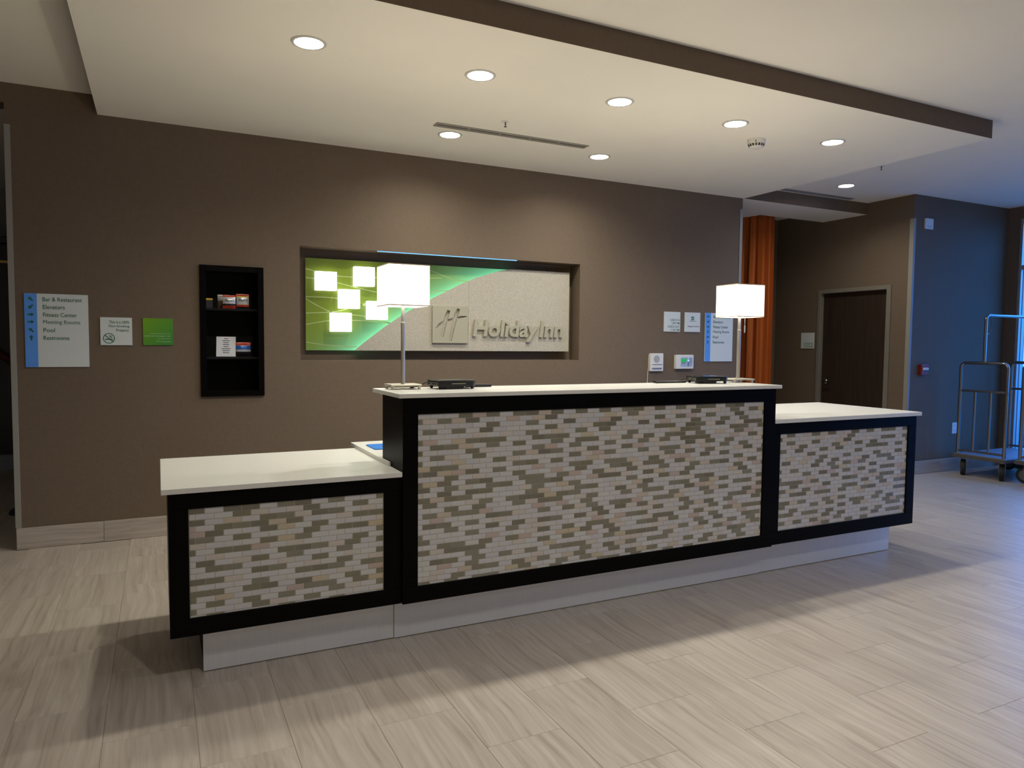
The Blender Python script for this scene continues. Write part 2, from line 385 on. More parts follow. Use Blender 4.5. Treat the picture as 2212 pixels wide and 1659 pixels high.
# ------------------------------------------------------------------ door
d = struct('door_1', B(XD+.035, XD+.08, DY0, DY1, .006, DZ), m_door, bevel=.002, label='dark brown wooden storage door in a taupe frame')
for a, b in ((DY0-.055, DY0), (DY1, DY1+.05)): obj('door_jamb', B(XD-.018, XD+.14, a, b, 0, DZ+.048), m_frame, d, bevel=.003)
obj('door_head', B(XD-.018, XD+.14, DY0, DY1, DZ, DZ+.048), m_frame, d, bevel=.003)
for z in (.25, 1.02, 1.82): obj('hinge', MB().lathe([(.009,-.055),(.009,.055)], (XD+.028, DY0+.008, z), seg=10), m_nickel, d, smooth=True)
hz, hy = .985, 6.245
h = obj('handle_rose', MB().lathe([(.033,0),(.033,-.010),(.026,-.018),(.013,-.022),(.013,-.048)], (XD+.035, hy, hz), 'x'), m_chrome, d, smooth=True)
obj('lever', MB().tube([(XD-.012,hy,hz),(XD-.014,hy-.03,hz),(XD-.013,hy-.075,hz-.002),(XD-.006,hy-.115,hz-.004)], [.011,.010,.009,.008]), m_chrome, h, smooth=True)

# ------------------------------------------------------------------ curtain
m_curt = mat('orange_velvet', (.44,.095,.004), .8, sheen=.08, noise=((60,60,1.5), .15, 3))
path = []
N = 150
def curt_base(t):
    pts = [Vector((6.33,6.98)), Vector((6.30,6.62)), Vector((6.33,6.44)), Vector((6.40,6.385)), Vector((6.60,6.36))]
    L = [(pts[i+1]-pts[i]).length for i in range(4)]; s = t*sum(L)
    for i in range(4):
        if s <= L[i] or i == 3: return pts[i].lerp(pts[i+1], min(1, s/L[i])), (pts[i+1]-pts[i]).normalized()
        s -= L[i]
vs, fs = [], []
zs = [.015, .6, 1.3, 2.0, 2.7, 3.06]
for z in zs:
    am = .030 if z < 2.9 else .020
    for k in range(N+1):
        t = k/N; p, dr = curt_base(t); n = Vector((dr.y, -dr.x)); w = math.sin(t*2*PI*8+.25*math.sin(z*1.3))+.35*math.sin(t*2*PI*19+1+z*.3)
        p = p+n*w*am; vs.append((p.x, p.y, z)); q = p+n*-.004; vs.append((q.x, q.y, z))
R = 2*(N+1)
for i in range(len(zs)-1):
    for k in range(N):
        for s in (0, 1): a = i*R+2*k+s; fs.append((a, a+2, a+2+R, a+R))
for k in range(N): fs.append((2*k, 2*k+1, 2*k+3, 2*k+2))
c = obj('curtain', MB().add(vs, fs), m_curt, smooth=True); tag(c, 'long orange velvet curtain hanging beside the end of sign wall', 'curtain')
obj('curtain_rod', MB().tube([(6.33,7.0,3.055),(6.33,6.45,3.055),(6.62,6.37,3.055)], .008), m_dark, c)

# ------------------------------------------------------------------ reception desk
m_tiles = [mat('glass_tile_olive_a', (.20,.182,.125), .12, coat=.5), mat('glass_tile_olive_b', (.225,.208,.155), .12, coat=.5), mat('glass_tile_olive_c', (.175,.157,.115), .14, coat=.5),
           mat('glass_tile_pale_a', (.575,.55,.545), .15, coat=.4), mat('glass_tile_pale_b', (.545,.525,.53), .15, coat=.4), mat('glass_tile_pale_c', (.58,.57,.55), .15, coat=.4),
           mat('stone_tile_beige', (.54,.455,.36), .45), mat('stone_tile_pink', (.50,.39,.335), .45), mat('stone_tile_cream', (.575,.51,.445), .45), mat('stone_tile_tan', (.53,.445,.315), .45)]
m_mgrout = mat('mosaic_grout', (.62,.575,.43), .9)
TP, TH, TG = .0718, .02475, .0022
_tm = {}
def mosaic_mesh(mi, w):
    key = (mi, round(w, 4))
    if key not in _tm:
        me = tile_mesh('mosaic_tile', w-TG, TH-TG, .005, m_tiles[mi], .0009)
        me.transform(Matrix.Rotation(PI/2, 4, 'X')); _tm[key] = me
    return _tm[key]
def mosaic(panel, x0, x1, z0, z1, y, rnd):
    """y = front face of the tiles; 300 nearest are single parts, the rest one part"""
    cells = []; r = 0; z = z1; above = []
    while z > z0+.004:
        zb = max(z-TH, z0); x = x0-(TP/2 if r % 2 else 0)-.012; row = []; run = 0; lastb = 0
        while x < x1-.002:
            a, b = max(x, x0), min(x+TP, x1)
            if b-a > .006:
                over = sum(1 for (p, q_) in above if min(b, q_)-max(a, p) > .004)
                p_dark = ((.62, .38, .22)[run] if run < 3 else 0)*(1 if over == 0 else .34)
                if rnd.random() < p_dark: mi = rnd.choice((0,0,1,1,2)); row.append((a, b)); run += 1
                else:
                    run = 0
                    if rnd.random() < (.36 if not lastb else .16): mi = rnd.choice((6,7,8,8,8,9)); lastb = 1
                    else: mi = rnd.choice((3,3,4,5)); lastb = 0
                cells.append((math.hypot((a+b)/2, y), (a+b)/2, (z+zb)/2, b-a, z-zb, mi))
            x += TP
        z -= TH; r += 1; above = row
    cells.sort()
    for c in cells[:300]:
        me = mosaic_mesh(c[5], c[3]); o = bpy.data.objects.new('mosaic_tile', me); COL.objects.link(o)
        o.location = (c[1], y, c[2]); o.parent = panel
        if c[4] < TH-.001: o.scale = (1, 1, max(.1, (c[4]-TG)/(TH-TG)))
    if len(cells) > 300:
        vs, fs, ms = [], [], []
        for c in cells[300:]:
            me = mosaic_mesh(c[5], c[3]); k = max(.1, (c[4]-TG)/(TH-TG)); o0 = len(vs)
            vs += [(v.co.x+c[1], v.co.y+y, v.co.z*k+c[2]) for v in me.vertices]; fs += [[i+o0 for i in p.vertices] for p in me.polygons]; ms += [c[5]]*len(me.polygons)
        me = bpy.data.meshes.new('mosaic_tiles_remaining'); me.from_pydata(vs, [], fs); me.update()
        for m in m_tiles: me.materials.append(m)
        me.polygons.foreach_set('material_index', ms)
        o = bpy.data.objects.new('mosaic_tiles_remaining', me); COL.objects.link(o); o.parent = panel; o['kind'] = 'stuff'
ZB = .2026
def desk_unit(name, label, x0, x1, yf, yb, zt, tile, kick, seed, side_shelf=True):
    t = thing(name, ((x0+x1)/2, (yf+yb)/2, 0), label, 'reception desk', 'reception desk sections')
    tx0, tx1, tz0, tz1 = tile
    obj('body', B(x0+.001, x1-.001, yf+.024, yb, ZB+.001, zt), m_black, t, bevel=.0015)
    obj('top_rail', B(x0, x1, yf, yf+.024, tz1, zt), m_black, t, bevel=.0015)
    obj('bottom_rail', B(x0, x1, yf, yf+.024, ZB, tz0), m_black, t, bevel=.0015)
    obj('stile', B(x0, tx0, yf, yf+.024, tz0, tz1), m_black, t, bevel=.0015); obj('stile', B(tx1, x1, yf, yf+.024, tz0, tz1), m_black, t, bevel=.0015)
    p = obj('tile_panel', B(tx0, tx1, yf+.0105, yf+.024, tz0, tz1), m_mgrout, t)
    mosaic(p, tx0+.001, tx1-.001, tz0+.001, tz1-.001, yf+.0082, random.Random(seed))
    kx0, kx1, ky = kick
    obj('kick_plate', B(kx0, kx1, ky, ky+.02, .004, ZB), m_steel, t, bevel=.001, label='brushed steel kick plate')
    obj('plinth', B(kx0+.004, kx1-.004, ky+.02, yb-.06, 0, ZB), m_black, t)
    return t
desk_unit('desk_unit', 'low black desk section with mosaic front at left end of the reception desk', .025, .9945, 3.156, 3.90, .7975, (.0998,.9132,.2754,.730), (.152,.9885,3.256), 11)
desk_unit('desk_unit', 'tall black middle section of the reception desk with wide mosaic front', .9955, 3.3105, 3.136, 3.47, 1.161, (1.0687,3.2224,.2776,1.0843), (.9895,3.3265,3.250), 5)
desk_unit('desk_unit', 'black desk section with mosaic front at right end of the reception desk', 3.3115, 4.6495, 3.156, 3.92, .9485, (3.3803,4.5691,.2825,.8805), (3.3275,4.5505,3.258), 23)
def slab(name, label, box_, bev=.004):
    return tag(obj(name, B(*box_), m_quartz, bevel=bev, seg=2), label, 'countertop', 'white quartz tops of the reception desk')
slab('countertop', 'white quartz top on the low left section of the desk', (.0, .9945, 3.138, 3.979, .7975, .820))
slab('countertop', 'narrow white quartz ledge on the tall middle section of the desk', (.972, 3.3395, 3.118, 3.565, 1.161, 1.1815))
slab('countertop', 'white quartz top on the right section of the desk', (3.3115, 4.675, 3.136, 4.0, .9485, .974))
w = obj('staff_worktop', B(.983, 3.3095, 3.471, 4.075, .8205, .8395).box(.983, .9945, 3.325, 3.471, .8205, .8395), m_quartz)
tag(w, 'white staff worktop behind the tall middle section of the desk', 'worktop', 'white quartz tops of the reception desk')
for x in (1.02, 2.15, 3.27): obj('support_panel', B(x, x+.03, 3.52, 4.03, 0, .8205), m_black, w)
# blue mouse pad
mb = MB(); pts = []
px0, px1, py0, py1, rr = 1.03, 1.25, 3.73, 3.93, .02
for cx_, cy_, a0 in ((px1-rr,py1-rr,0),(px0+rr,py1-rr,90),(px0+rr,py0+rr,180),(px1-rr,py0+rr,270)):
    pts += [(cx_+rr*math.cos(math.radians(a0+a)), cy_+rr*math.sin(math.radians(a0+a))) for a in range(0, 91, 15)]
mb.prism(pts, lambda u, v, t: (u, v, .8395+.004*t))
tag(obj('mouse_pad', mb, mat('blue_pad', (.01,.16,.55), .7)), 'blue mouse pad lying on the staff worktop', 'mouse pad')

# ------------------------------------------------------------------ table lamps
m_shade = mat('lit_lamp_shade', (.9,.88,.82), .8, emit=(1,.93,.80), es=2.0)
m_shadein = mat('lit_shade_inside', (.9,.9,.9), .8, emit=(1,.95,.9), es=3.2)
m_bind = mat('shade_binding', (.80,.66,.45), .8)
LAMP_BULB_W = 12.0
def table_lamp(cx, cy, rot, label, chain):
    zt = 1.1815; t = thing('table_lamp', (cx, cy, zt), label, 'lamp', 'lamps on the reception desk', rotz=rot)
    Rm = Matrix.Translation((cx, cy, zt)) @ Matrix.Rotation(rot, 4, 'Z')
    def loc(mb): mb.v = [tuple(Rm @ Vector(v)) for v in mb.v]; return mb
    base = obj('base_plate', loc(B(-.08,.08,-.065,.065,.016,.025)), m_nickel, t, bevel=.002)
    for x in (-.068,.068):
        for y in (-.053,.053): obj('foot', loc(MB().lathe([(.007,0),(.007,.016)], (x,y,0), seg=12)), m_nickel, base, smooth=True)
    po = obj('pole', loc(MB().lathe([(.0105,.025),(.0105,.325)], seg=16)), m_nickel, t, smooth=True)
    obj('collar', loc(MB().lathe([(.0115,.322),(.0115,.332),(.0085,.334),(.0085,.47)], seg=16)), m_nickel, po, smooth=True)
    a = .103; z0, z1 = .412, .612; th = .003
    mb = MB()
    for s in (-1, 1):
        mb.box(-a, a, s*a-(th if s > 0 else 0), s*a+(0 if s > 0 else th), z0, z1); mb.box(s*a-(th if s > 0 else 0), s*a+(0 if s > 0 else th), -a+th, a-th, z0, z1)
    sh = obj('lamp_shade', loc(mb), m_shade, t, label='glowing white box shade')
    for z in (z0-.001, z1-.004):
        o2 = [(-a-.0012,-a-.0012),(a+.0012,-a-.0012),(a+.0012,a+.0012),(-a-.0012,a+.0012)]; i2 = [(-a,-a),(a,-a),(a,a),(-a,a)]
        vs = [(u, v, zz) for zz in (z, z+.005) for l in (o2, i2) for u, v in l]
        fs = [f for k in range(4) for n in [(k+1) % 4] for f in ((k, n, n+8, k+8), (k+4, k+12, n+12, n+4), (k, k+4, n+4, n), (k+8, n+8, n+12, k+12))]
        obj('shade_trim', loc(MB().add(vs, fs)), m_bind, sh)
    obj('diffuser', loc(B(-a+th, a-th, -a+th, a-th, z0+.006, z0+.009)), m_shadein, sh)
    obj('spider', loc(MB().tube([(-a+th,0,z1-.02),(a-th,0,z1-.02)], .002, 6).tube([(0,-a+th,z1-.02),(0,a-th,z1-.02)], .002, 6)), m_nickel, sh)
    bulb = obj('bulb', loc(MB().lathe([(.012,.47),(.014,.485),(.026,.51),(.03,.535),(.024,.548),(.008,.556)], seg=14)), mat('lit_bulb', (1,1,1), .5, emit=(1,.86,.66), es=14), t, smooth=True)
    pl = bpy.data.lights.new('bulb_light', 'POINT'); pl.energy = LAMP_BULB_W; pl.color = (1, .84, .58); pl.shadow_soft_size = .012
    po_ = bpy.data.objects.new('bulb_light', pl); COL.objects.link(po_); po_.location = (cx, cy, zt+.565); po_.parent = t; po_.matrix_parent_inverse = t.matrix_basis.inverted()
    if chain:
        ch = obj('pull_chain', loc(MB().tube([(.026,-.02,.47),(.026,-.02,.36)], .0016, 6)), m_nickel, t)
        obj('chain_pull', loc(MB().lathe([(.004,.315),(.004,.36)], (.026,-.02,0), seg=8)), m_nickel, ch)
    return t
table_lamp(1.099, 3.462, 0, 'square-shaded table lamp nearest the low left end of the desk', False)
table_lamp(3.302, 3.447, math.radians(-4), 'square-shaded table lamp at right end of tall ledge, before orange curtain', True)

# ------------------------------------------------------------------ black terminals on the ledge
def terminal(cx, cy, rot, label):
    zt = 1.1815; t = thing('payment_terminal', (cx, cy, zt), label, 'terminal', 'black terminals on the ledge', rotz=rot)
    Rm = Matrix.Translation((cx, cy, zt)) @ Matrix.Rotation(rot, 4, 'Z')
    def loc(mb): mb.v = [tuple(Rm @ Vector(v)) for v in mb.v]; return mb
    oct_ = [(-.105,-.075),(.085,-.075),(.105,-.055),(.105,.06),(.09,.075),(-.105,.075)]
    obj('body', loc(MB().prism(oct_, lambda u,v,t_: (u,v,.016+.022*t_))), m_plast, t, bevel=.002, seg=2)
    obj('top_plate', loc(MB().prism([(u*1.03,v*1.03) for u,v in oct_], lambda u,v,t_: (u,v,.0385+.005*t_))), m_plast, t, bevel=.0015)
    obj('screen', loc(B(-.075,.055,-.045,.05,.0436,.0446)), mat('terminal_screen', (.02,.025,.03), .06), t)
    for x in (-.09,.085):
        for y in (-.06,.06): obj('foot', loc(MB().lathe([(.006,0),(.009,.006),(.009,.016)], (x,y,0), seg=10)), m_rubber, t, smooth=True)
    obj('label_strip', loc(B(-.035,.042,-.0762,-.0752,.026,.0295)), mat('strip_label', (.34,.34,.32), .4), t)
    obj('label_strip', loc(B(.010,.028,-.0768,-.0758,.0262,.0293)), mat('strip_label_colour', (.42,.40,.06), .4), t, label='small coloured label')
    obj('port_panel', loc(B(-.1065,-.1052,-.055,.055,.019,.034)), mat('port_metal', (.30,.29,.26), .4, .7), t)
    obj('port', loc(B(-.1085,-.1064,-.015,.005,.021,.031)), m_rubber, t); obj('port', loc(B(-.1085,-.1064,-.042,-.028,.022,.030)), m_rubber, t)
    obj('dock', loc(B(-.055,.03,-.055,.055,0,.016)), m_plast, t, bevel=.002)
    obj('cable', loc(MB().tube([(-.105,.03,.028),(-.13,.035,.03),(-.16,.045,.016),(-.185,.06,.006),(-.2,.078,.0035)], .0028, 8)), m_rubber, t, smooth=True)
    return t
terminal(1.352, 3.432, math.radians(2), 'black flat terminal on feet beside the left table lamp')
terminal(3.04, 3.432, math.radians(-14), 'black flat terminal on feet beside the right table lamp')
mb = B(1.455, 1.60, 3.485, 3.55, 1.1815, 1.1965); tag(obj('card_reader', mb, m_plast, bevel=.003), 'low black card reader behind the left terminal', 'card reader')
mb = MB().prism([(2.70,3.50),(2.93,3.50),(2.95,3.555),(2.715,3.555)], lambda u,v,t: (u,v,1.1815+.013*t))
tag(obj('card_reader', mb, m_plast, bevel=.003), 'low black card reader behind the right terminal', 'card reader')

# ------------------------------------------------------------------ illuminated wall sign
def at_depth(x, z, y): k = y/YW; return x*k, CZ+(z-CZ)*k
m_cream = mat('textured_cream_panel', (.47,.43,.355), .75, spec=.3, noise=((160,160,160), .16, 2), bump=((150,150,150), .9, .004))
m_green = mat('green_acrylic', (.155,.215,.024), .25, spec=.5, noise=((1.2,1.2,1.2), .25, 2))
m_wave = mat('green_wave_print', (.38,.46,.20), .25)
m_letter = mat('cast_letter', (.40,.375,.285), .35)
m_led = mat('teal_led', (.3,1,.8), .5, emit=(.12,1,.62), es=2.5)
m_lipglow = mat('painted_lip_glow', (.2,.5,1), .5, emit=(.16,.5,1), es=.65)
m_opal = mat('lit_opal_cube', (1,1,1), .4, emit=(1,.98,.92), es=1.9)
sg = thing('wall_sign', (2.25, 5.84, 1.346), 'long illuminated sign with green panel, white squares and cast lettering in wall niche', 'sign')
PY = 5.796; X0, Z1 = at_depth(1.04, 2.067, PY); X1, Z0 = at_depth(3.40, 1.3465, PY)
arc = [at_depth(a, b, PY) for a, b in [(1.413,1.347),(1.475,1.398),(1.541,1.449),(1.66,1.54),(1.804,1.637),(1.92,1.706),(2.045,1.773),(2.19,1.846),(2.345,1.925),(2.47,1.977),(2.605,2.022),(2.71,2.052),(2.806,2.067)]]
arc[0] = (arc[0][0], Z0); arc[-1] = (arc[-1][0], Z1)
SE = 2.432
def arc_z(x):
    for (a, b), (c, d_) in zip(arc, arc[1:]):
        if a <= x <= c: return b+(d_-b)*(x-a)/(c-a)
left = [p for p in arc if p[0] < SE-.001]+[(SE-.0008, arc_z(SE)), (SE-.0008, Z0)]
right = [(SE+.0008, Z0), (SE+.0008, arc_z(SE))]+[p for p in arc if p[0] > SE+.001]+[(X1, Z1), (X1, Z0)]
for poly in (left, right): obj('cream_panel', MB().prism(poly, lambda u,v,t: (u, PY+.012*t, v)), m_cream, sg)
def circle(a, b, c):
    (ax, ay), (bx_, by), (cx_, cy_) = a, b, c
    d_ = 2*(ax*(by-cy_)+bx_*(cy_-ay)+cx_*(ay-by))
    ux = ((ax*ax+ay*ay)*(by-cy_)+(bx_*bx_+by*by)*(cy_-ay)+(cx_*cx_+cy_*cy_)*(ay-by))/d_
    uy = ((ax*ax+ay*ay)*(cx_-bx_)+(bx_*bx_+by*by)*(ax-cx_)+(cx_*cx_+cy_*cy_)*(bx_-ax))/d_
    return ux, uy, math.hypot(ax-ux, ay-uy)
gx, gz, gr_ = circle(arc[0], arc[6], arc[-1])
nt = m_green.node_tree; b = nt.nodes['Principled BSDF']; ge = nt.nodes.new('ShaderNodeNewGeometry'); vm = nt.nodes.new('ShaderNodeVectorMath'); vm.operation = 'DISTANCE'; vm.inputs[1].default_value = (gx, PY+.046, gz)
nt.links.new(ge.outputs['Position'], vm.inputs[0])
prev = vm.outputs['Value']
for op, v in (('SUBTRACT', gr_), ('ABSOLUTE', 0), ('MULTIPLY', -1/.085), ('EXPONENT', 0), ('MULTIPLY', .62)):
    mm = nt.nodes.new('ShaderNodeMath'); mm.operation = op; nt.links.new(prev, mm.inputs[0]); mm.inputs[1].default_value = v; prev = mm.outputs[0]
b.inputs['Emission Color'].default_value = (.22, 1, .62, 1); nt.links.new(prev, b.inputs['Emission Strength'])  # LED glow along the arc put into panel emission, fading with distance
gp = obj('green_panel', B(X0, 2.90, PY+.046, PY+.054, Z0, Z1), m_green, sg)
def arc_x_at(z):
    for (a, b), (c, d_) in zip(arc, arc[1:]):
        if b <= z <= d_: return a+(c-a)*(z-b)/(d_-b)
    return arc[-1][0]
waves = [[(1.055,1.99),(1.3,1.945),(1.6,1.945),(1.9,1.955),(2.2,1.97)], [(1.055,1.92),(1.25,1.90),(1.5,1.85),(1.8,1.80),(2.0,1.79)], [(1.055,1.77),(1.3,1.765),(1.5,1.72),(1.7,1.70)],
         [(1.055,1.64),(1.3,1.66),(1.5,1.72),(1.9,1.82),(2.2,1.86),(2.35,1.87)], [(1.055,1.55),(1.25,1.585),(1.5,1.59),(1.75,1.575)], [(1.055,1.41),(1.2,1.39),(1.35,1.378),(1.46,1.375)],
         [(1.9,2.07),(2.1,2.03),(2.3,1.965),(2.45,1.955)], [(1.055,1.755),(1.15,1.70),(1.3,1.64),(1.5,1.63),(1.74,1.575)]]
for wv in waves:
    n = 40; pts = []
    for k in range(n+1):
        s = k/n*(len(wv)-1); i = min(int(s), len(wv)-2); f = s-i
        p = [wv[max(i-1,0)], wv[i], wv[i+1], wv[min(i+2,len(wv)-1)]]
        c_ = lambda j: .5*((2*p[1][j])+(-p[0][j]+p[2][j])*f+(2*p[0][j]-5*p[1][j]+4*p[2][j]-p[3][j])*f*f+(-p[0][j]+3*p[1][j]-3*p[2][j]+p[3][j])*f**3)
        pts.append((c_(0), min(c_(1), Z1-.004)))
    vs = []; fs = []
    for u, v in pts: vs += [(u, PY+.0455, v-.0035), (u, PY+.0455, v+.0035)]
    fs = [(2*k, 2*k+2, 2*k+3, 2*k+1) for k in range(n)]
    obj('wave_line', MB().add(vs, fs), m_wave, gp)
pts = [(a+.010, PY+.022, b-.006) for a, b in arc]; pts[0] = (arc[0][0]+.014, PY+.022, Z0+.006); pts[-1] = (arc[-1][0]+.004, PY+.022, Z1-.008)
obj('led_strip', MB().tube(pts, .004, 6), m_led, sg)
for a, b, c_, d_ in [(1.11,1.964,1.274,1.817),(1.414,2.017,1.579,1.863),(1.292,1.832,1.458,1.681),(1.519,1.746,1.687,1.597),(1.226,1.645,1.391,1.495)]:
    (ax, az), (bx, bz) = at_depth(a, b, PY-.01), at_depth(c_, d_, PY-.01)
    obj('light_square', B(ax, bx, PY-.012, PY+.046, bz, az), m_opal, sg, bevel=.006, seg=3, smooth=True)
# engraved emblem tile
tx0, tz1 = at_depth(2.072, 1.728, PY-.02); tx1, tz0 = at_depth(2.394, 1.412, PY-.02)
def U(u, v): return tx0+u*(tx1-tx0), tz1-v*(tz1-tz0)
def ribbon(pts, ws):
    L, R_ = [], []
    for i, (u, v) in enumerate(pts):
        a = Vector(pts[max(i-1,0)]); b = Vector(pts[min(i+1,len(pts)-1)]); d_ = (b-a).normalized(); n = Vector((-d_.y, d_.x))*ws[i]/2
        L.append(U(u+n.x, v+n.y)); R_.append(U(u-n.x, v-n.y))
    return L+R_[::-1]
cuts = [ribbon([(.455,.12),(.40,.26),(.33,.52),(.265,.83)], [.08,.115,.10,.085]), ribbon([(.735,.07),(.665,.22),(.58,.55),(.495,.94)], [.08,.12,.105,.085]),
        ribbon([(.10,.60),(.18,.51),(.30,.44),(.45,.385),(.62,.335),(.80,.29),(.965,.27)], [.02,.065,.07,.06,.06,.06,.02])]
tile_o = obj('emblem_tile', B(tx0, tx1, PY-.020, PY-.002, tz0, tz1), m_letter, None, bevel=.002)
for i, cpoly in enumerate(cuts):
    co = obj('cutter', MB().prism(cpoly, lambda u,v,t: (u, PY-.05+.1*t, v)), m_letter)
    mod = tile_o.modifiers.new('cut', 'BOOLEAN'); mod.operation = 'DIFFERENCE'; mod.object = co; mod.solver = 'EXACT'
    bpy.context.view_layer.update()
    dg = bpy.context.evaluated_depsgraph_get(); nm = bpy.data.meshes.new_from_object(tile_o.evaluated_get(dg))
    tile_o.modifiers.clear(); tile_o.data = nm; bpy.data.objects.remove(co)
tile_o.data.materials.clear(); tile_o.data.materials.append(m_letter); set_parent(tile_o, sg); tile_o['label'] = 'square emblem tile with a cut-out script letter'
# cast letters, each a part
lx0, lz1 = at_depth(2.442, 1.619, PY-.02); lx1, lz0 = at_depth(3.34, 1.428, PY-.02)
me, bx, _ = text_mesh('Holiday Inn', bold=.026, shear=.12, space=.98, word=.45)
bm = bmesh.new(); bm.from_mesh(me); bmesh.ops.remove_doubles(bm, verts=bm.verts, dist=1e-5); bm.verts.ensure_lookup_table()
seen = set(); comps = []
for v0 in bm.verts:
    if v0.index in seen: continue
    st = [v0]; seen.add(v0.index); cmp_ = []
    while st:
        v = st.pop(); cmp_.append(v)
        for e in v.link_edges:
            o_ = e.other_vert(v)
            if o_.index not in seen: seen.add(o_.index); st.append(o_)
    comps.append(cmp_)
rngs = [[min(v.co.x for v in c_), max(v.co.x for v in c_), min(v.co.y for v in c_), c_] for c_ in comps]; rngs.sort(key=lambda r: r[2])
letters = []
for r in rngs:
    for l in letters:
        if r[2] > .45 and min(r[1], l[1])-max(r[0], l[0]) > .3*(r[1]-r[0]) and (r[1]-r[0]) < .25 and (l[1]-l[0]) < .3: l[2] += r[3]; break
    else: letters.append([r[0], r[1], list(r[3])])
for l in sorted(letters, key=lambda l: l[0]):
    ids = {v.index: i for i, v in enumerate(l[2])}; mb = MB()
    vs = [(lx0+(v.co.x-bx[0])/(bx[1]-bx[0])*(lx1-lx0), PY-(v.co.z+.5)*.022, lz0+(v.co.y-bx[2])/(bx[3]-bx[2])*(lz1-lz0)) for v in l[2]]
    mb.add(vs, [[ids[v.index] for v in f.verts] for f in bm.faces if f.verts[0].index in ids]); obj('letter', mb, m_letter, sg)
bm.free(); bpy.data.meshes.remove(me)
obj('mounting_rail', B(1.2, 3.3, PY+.054, YW+.171, 1.62, 1.80), m_dark, sg)
obj('lip_glow_strip', B(1.60, 2.86, YW+.002, YW+.010, NZ1-.0075, NZ1-.001), m_lipglow, sg)  # glowing bar painted in for blue light reflected on the niche lip

# ------------------------------------------------------------------ snack cabinet in the wall
cb = thing('snack_cabinet', ((CX0+CX1)/2, YW, CZ0), 'black recessed snack cabinet with shelves in the brown wall', 'cabinet')
fy0, fy1 = YW-.02, YW+.002; fw = .042
for bx_ in ((CX0,CX0+fw,CZ0,CZ1),(CX1-fw,CX1,CZ0,CZ1)): obj('frame_stile', B(bx_[0],bx_[1],fy0,fy1,bx_[2],bx_[3]), m_black, cb, bevel=.002)
for bx_ in ((CX0+fw,CX1-fw,CZ1-fw,CZ1),(CX0+fw,CX1-fw,CZ0,CZ0+fw)): obj('frame_rail', B(bx_[0],bx_[1],fy0,fy1,bx_[2],bx_[3]), m_black, cb, bevel=.002)
ix0, ix1, iz0, iz1, iy1 = CX0+.034, CX1-.034, CZ0+.034, CZ1-.034, YW+.30
obj('side_panel', B(ix0-.012, ix0, fy1, iy1, iz0, iz1), m_blackmat, cb); obj('side_panel', B(ix1, ix1+.012, fy1, iy1, iz0, iz1), m_blackmat, cb)
obj('back_panel', B(ix0-.012, ix1+.012, iy1, iy1+.012, iz0-.012, iz1+.012), m_blackmat, cb)
obj('top_panel', B(ix0-.012, ix1+.012, fy1, iy1, iz1, iz1+.012), m_blackmat, cb); obj('bottom_panel', B(ix0-.012, ix1+.012, fy1, iy1, iz0-.012, iz0), m_black, cb)
SH1, SH2 = 1.655, 1.294
for z in (SH1, SH2): obj('shelf', B(ix0, ix1, YW+.03, iy1, z-.016, z), m_blackmat, cb)
m_foil = mat('silver_foil', (.62,.62,.64), .3, .3); m_red = mat('foil_red', (.55,.05,.02), .3); m_yel = mat('foil_yellow', (.75,.5,.04), .3); m_blue = mat('foil_blue', (.02,.12,.5), .3); m_ink = mat('black_ink', (.01,.01,.015), .5); m_kraft = mat('brown_bag', (.16,.10,.06), .5)
def snack_bag(name, label, cx, y, z, w, h, bands, words=None, tilt=0, group='snack bags in the wall cabinet'):
    """pillow-shaped bag: bands = [(v0,v1,material)] from bottom to top"""
    t = thing(name, (cx, y, z), label, 'snack bag', group)
    nu, nv = 10, 14
    def P(u, v, s):
        b = math.sin(PI*max(0, min(1, (v-.07)/.86)))**.55 * math.sin(PI*(.04+.92*u))**.6 if .07 < v < .93 else 0
        x = (u-.5)*w*(1-.05*math.sin(PI*v)); d_ = .022*b+.0006+.0018*math.sin(u*19+v*11)*b
        zz = v*h; return (cx+x, y-s*d_+tilt*zz, z+zz)
    prev = None
    for v0, v1, m in bands:
        mb = MB(); n0, n1 = round(v0*nv), round(v1*nv)
        for s in (1, -1):
            vs = [P(i/nu, j/nv, s) for j in range(n0, n1+1) for i in range(nu+1)]
            mb.add(vs, [(j*(nu+1)+i, j*(nu+1)+i+1, (j+1)*(nu+1)+i+1, (j+1)*(nu+1)+i) for j in range(n1-n0) for i in range(nu)])
        obj('bag_section', mb, m, t, smooth=True)
    if words:
        me, bx2, _ = text_mesh(words, bold=.012, shear=.25)
        for v in me.vertices:
            u = .12+.76*(v.co.x-bx2[0])/(bx2[1]-bx2[0]); k = .48+.20*(v.co.y-bx2[2])/(bx2[3]-bx2[2])
            p = P(u, k, 1); v.co = (p[0], p[1]-.0012-.0006*v.co.z, p[2])
        me.materials.clear(); obj('brand_lettering', me, m_ink, t)
    return t
def cpos(px_x, y): return px_x*y/YW
snack_bag('snack_bag', 'white chip bag with red bottom on top shelf of wall cabinet, left of red-topped bag', cpos(.478,5.775), 5.775, SH1, .092, .100, [(0,.22,m_red),(.22,.36,m_ink),(.36,.86,m_foil),(.86,1,m_red)], "Zapp's")
snack_bag('snack_bag', 'white chip bag with red and yellow top on top shelf of wall cabinet', cpos(.572,5.775), 5.775, SH1, .092, .112, [(0,.14,m_ink),(.14,.30,m_red),(.30,.78,m_foil),(.78,.88,m_yel),(.88,1,m_red)], "Zapp's")
snack_bag('snack_bag', 'plain brown and white bag standing behind white chip bags', cpos(.44,5.845), 5.845, SH1, .085, .105, [(0,.6,m_kraft),(.6,1,m_foil)])
snack_bag('snack_bag', 'red and blue snack bag on lower shelf beside the price card', cpos(.570,5.80), 5.80, SH2, .115, .11, [(0,.35,m_ink),(.35,.5,m_foil),(.5,.78,m_blue),(.78,1,m_red)])
